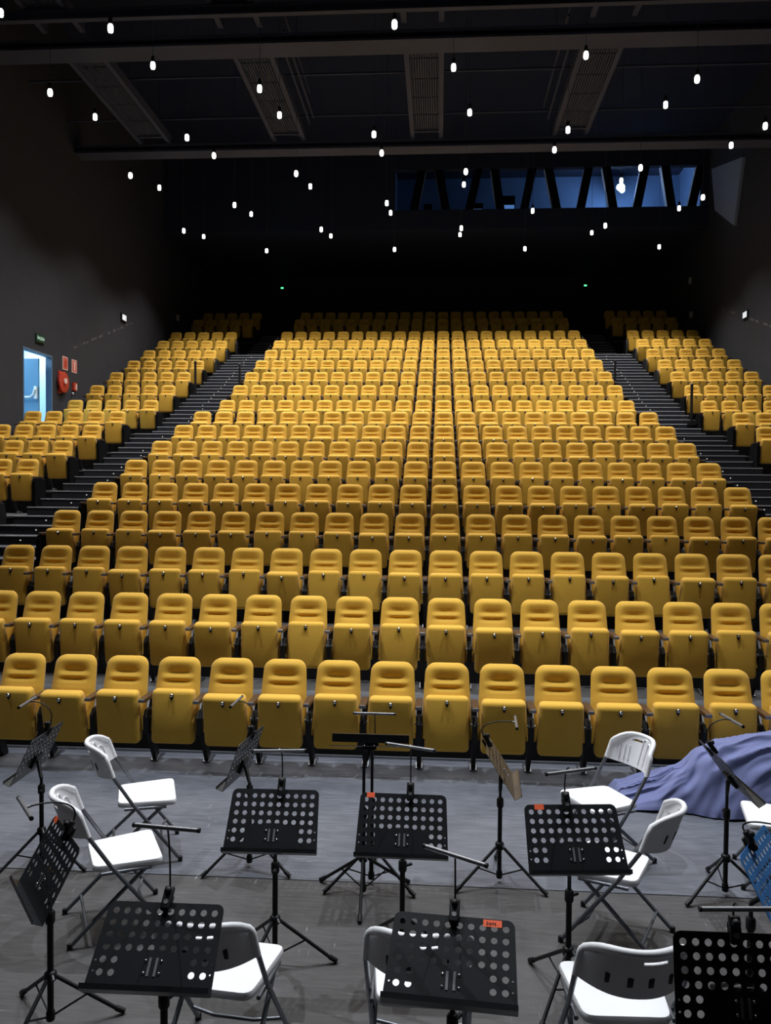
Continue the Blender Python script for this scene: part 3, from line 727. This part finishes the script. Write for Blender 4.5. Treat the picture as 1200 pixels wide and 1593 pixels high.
stand('music_stand', (1.639, 3.996, .823), 55.7, 29.9, 'blue perforated music stand at the right edge', (.12, .22, 0, -.06), 'curled clip lamp on the blue stand', mtl='bluedesk', legrot=P2(10))

# ------------------------------------------------------------------ white folding chairs (local +y is where the sitter looks)
def chair_back():
    nu, nv = 26, 14; v = []; idx = {}
    def S(u, t):
        zt = .846-.055*abs(u)**5
        w = .232
        zb = .622+.025*abs(u)**2.6
        z = zb+(zt-zb)*t
        x = u*w*(1-.05*t)
        if t > .75: x *= 1-.07*((t-.75)/.25)**3*abs(u)
        y = -.205-.12*(1-abs(u)**2.2)-(z-.60)*.34
        return Vector((x, y, z))
    for j in range(nv+1):
        for i in range(nu+1): v.append(S(-1+2*i/nu, j/nv))
    f = []
    for j in range(nv):
        for i in range(nu):
            u = -1+2*(i+.5)/nu
            if j == 11 and .02 < u < .48: continue          # hand slot
            a = j*(nu+1)+i; f.append((a, a+1, a+nu+2, a+nu+1))
    mb = MB(); mb.shell(v, f, lambda i: (0, -.020, -.004))
    # rolled rim round the top and sides
    rim = [S(-1, t/10)+Vector((0, -.012, 0)) for t in range(0, 10)]+[S(-1+2*i/16, 1)+Vector((0, -.012, 0)) for i in range(17)]+[S(1, 1-t/10)+Vector((0, -.012, 0)) for t in range(1, 11)]
    mb.tube(rim, .017, 8)
    # raised flutes on the sitter's side
    for uc, hh in ((-.62, .60), (-.36, .78), (-.10, .86)):
        pts = [S(uc-.10, .14)]+[S(uc-.10, hh)]+[S(uc-.10+.20*(.5-.5*math.cos(math.pi*q/6)), hh+.08*math.sin(math.pi*q/6)) for q in range(1, 6)]+[S(uc+.10, hh), S(uc+.10, .14)]
        mb.tube([p+Vector((0, .004, 0)) for p in pts], .006, 6)
    for uc in (.42, .56, .70): mb.tube([S(uc, .14)+Vector((0, .004, 0)), S(uc+.05, .62)+Vector((0, .004, 0))], .006, 6)
    return mb.mesh('backrest', 50), S
cb_m, CS = chair_back()
def rounded(pts, r, n=4):
    out = []; k = len(pts)
    for i in range(k):
        p = Vector(pts[i]); a = (Vector(pts[i-1])-p).normalized(); b = (Vector(pts[(i+1) % k])-p).normalized()
        for s in range(n+1):
            t = s/n; q = (p+a*r)*(1-t)**2+p*2*t*(1-t)+(p+b*r)*t*t; out.append((q.x, q.y))
    return out
so = rounded([(-.19, -.205), (.19, -.205), (.232, .20), (-.232, .20)], .05)
cs_m = MB().slab(so, [(.02, .405), (.004, .41), (0, .42), (0, .435), (.006, .446), (.03, .450), (.10, .447)]).mesh('seat', 40)
def chair_tubes():
    T = {}
    for s in (-1, 1):
        T['up%d' % s] = MB().tube([CS(s, .55)+Vector((0, -.012, 0)), CS(s, 0)+Vector((s*.002, -.01, 0)), (s*.232, -.10, .44), (s*.236, .225, .012)], .0125, 10).mesh('front_leg', 60)
        T['rr%d' % s] = MB().tube([(s*.205, .11, .405), (s*.208, -.05, .27), (s*.214, -.335, .012)], .0125, 10).mesh('rear_leg', 60)
        T['sr%d' % s] = MB().tube([(s*.212, -.16, .405), (s*.218, .13, .40)], .011, 8).mesh('seat_rail', 60)
    T['fb'] = MB().tube([(-.234, .14, .12), (-.10, .10, .12), (.10, .10, .12), (.234, .14, .12)], .009, 8).mesh('front_stretcher', 60)
    T['rb'] = MB().tube([(-.212, -.24, .10), (.212, -.24, .10)], .009, 8).mesh('rear_stretcher', 60)
    T['foot'] = MB().lathe([(.013, 0), (.016, .002), (.016, .03), (.013, .034)], n=10).mesh('foot_cap', 50)
    return T
CT = chair_tubes()
slot_mesh = bevel_box('vent_slot', (.026, .012, .055), .004, 1)
def make_chair():
    root = empty('folding_chair')
    bk = mobj('backrest', cb_m, M['white'], root); mobj('seat', cs_m, M['white'], root)
    for u in (-.55, -.18, .18, .55):
        p = CS(u, .36); s = mobj('vent_slot', slot_mesh, M['slot'], bk, (p.x, p.y-.018, p.z)); s.rotation_euler = (.34, 0, 0)  # dark boxes on the surface stand in for the shaded slot hollows
    for s in (-1, 1):
        l = mobj('front_leg', CT['up%d' % s], M['steel'], root); mobj('foot_cap', CT['foot'], M['black'], l, (s*.236, .225, 0))
        l = mobj('rear_leg', CT['rr%d' % s], M['steel'], root); mobj('foot_cap', CT['foot'], M['black'], l, (s*.214, -.335, 0))
        mobj('seat_rail', CT['sr%d' % s], M['steel'], root)
    mobj('front_stretcher', CT['fb'], M['steel'], root); mobj('rear_stretcher', CT['rb'], M['steel'], root)
    return root
ch = make_chair()
CH = [(-2.13, 5.75, 21, 'white folding chair nearest the front row at left'), (-1.93, 4.82, 29, 'white folding chair in front of another at left, behind the sideways stand'),
      (1.195, 5.92, 205, 'white folding chair facing us with fluted back beside the blue cloth'), (1.06, 4.90, 154, 'white folding chair turned away behind the stand with orange tape, right'),
      (2.36, 5.70, 167, 'white folding chair cut off by the right edge'), (-.98, 3.68, 84, 'white folding chair seen from behind beside the bottom left stand'),
      (-.065, 3.68, 90, 'white folding chair mostly hidden behind the bottom centre stand'), (.825, 3.64, 92, 'white folding chair seen from behind, beside the bottom right stand')]
for i, (x, y, a, lab) in enumerate(CH):
    o = ch if i == 0 else copy_tree(ch); o.location = (x, y, 0); o.rotation_euler = (0, 0, math.radians(a-90)); tag(o, lab, 'chair', 'white folding chairs on the stage')

# ------------------------------------------------------------------ blue cloth thrown over a low mound
def cloth():
    nx, ny = 190, 90; v = []
    prof = [(1.50, .02), (1.60, .13), (1.85, .19), (2.08, .29), (2.30, .46), (2.45, .53), (2.75, .60), (3.1, .65), (3.5, .68), (3.9, .62), (4.12, .4), (4.25, .05)]
    def H(x):
        for (a, b), (c, d) in zip(prof, prof[1:]):
            if x <= c:
                t = (x-a)/(c-a); t = t*t*(3-2*t); return b+(d-b)*t
        return .03
    for j in range(ny+1):
        for i in range(nx+1):
            x = 1.50+2.75*i/nx; s = -1+2*j/ny
            h = H(x); g = min(1, h/.5); depth = .20+.16*g; yc = 7.09-.07*g
            y = yc+s*depth
            k = max(0, 1-abs(s)**2.2)**.8
            z = .012+h*k
            al = x+.30*s; ac = s*1.25-x*(.55+.3*g)+.35*noise.noise((x*1.1, s, 2))
            r1 = 1-2.2*abs(noise.noise((al*.8, ac*2.6, 1.3))); r2_ = 1-2.2*abs(noise.noise((al*1.6, ac*5.2, 6.1)))
            fold = 1.0*r1+.42*r2_-.55+.25*noise.noise((x*7, s*5, 2.2))
            amp = .058*min(1, h/.22)*(.4+.6*min(1, abs(s)+.25))
            z += fold*amp*(.4+.6*k)*.8
            y += -fold*amp*(.8 if s < 0 else -.4)+.05*noise.noise((x*2.2, 1.5, 5))*(1-k)
            x += .03*noise.noise((x*2, s*3, 11))
            v.append(Vector((x, y, max(.008, z))))
    f = [(j*(nx+1)+i, j*(nx+1)+i+1, (j+1)*(nx+1)+i+1, (j+1)*(nx+1)+i) for j in range(ny) for i in range(nx)]
    c = Vector((2.9, 7.1, 0)); v = [p-c for p in v]
    mb = MB(); mb.add(v, f); m = mb.mesh('draped_cloth', 80)
    o = mobj('draped_cloth', m, M['cloth'], None, c); return o
tag(cloth(), 'crumpled blue cloth thrown over a low mound by the front row', 'cloth')
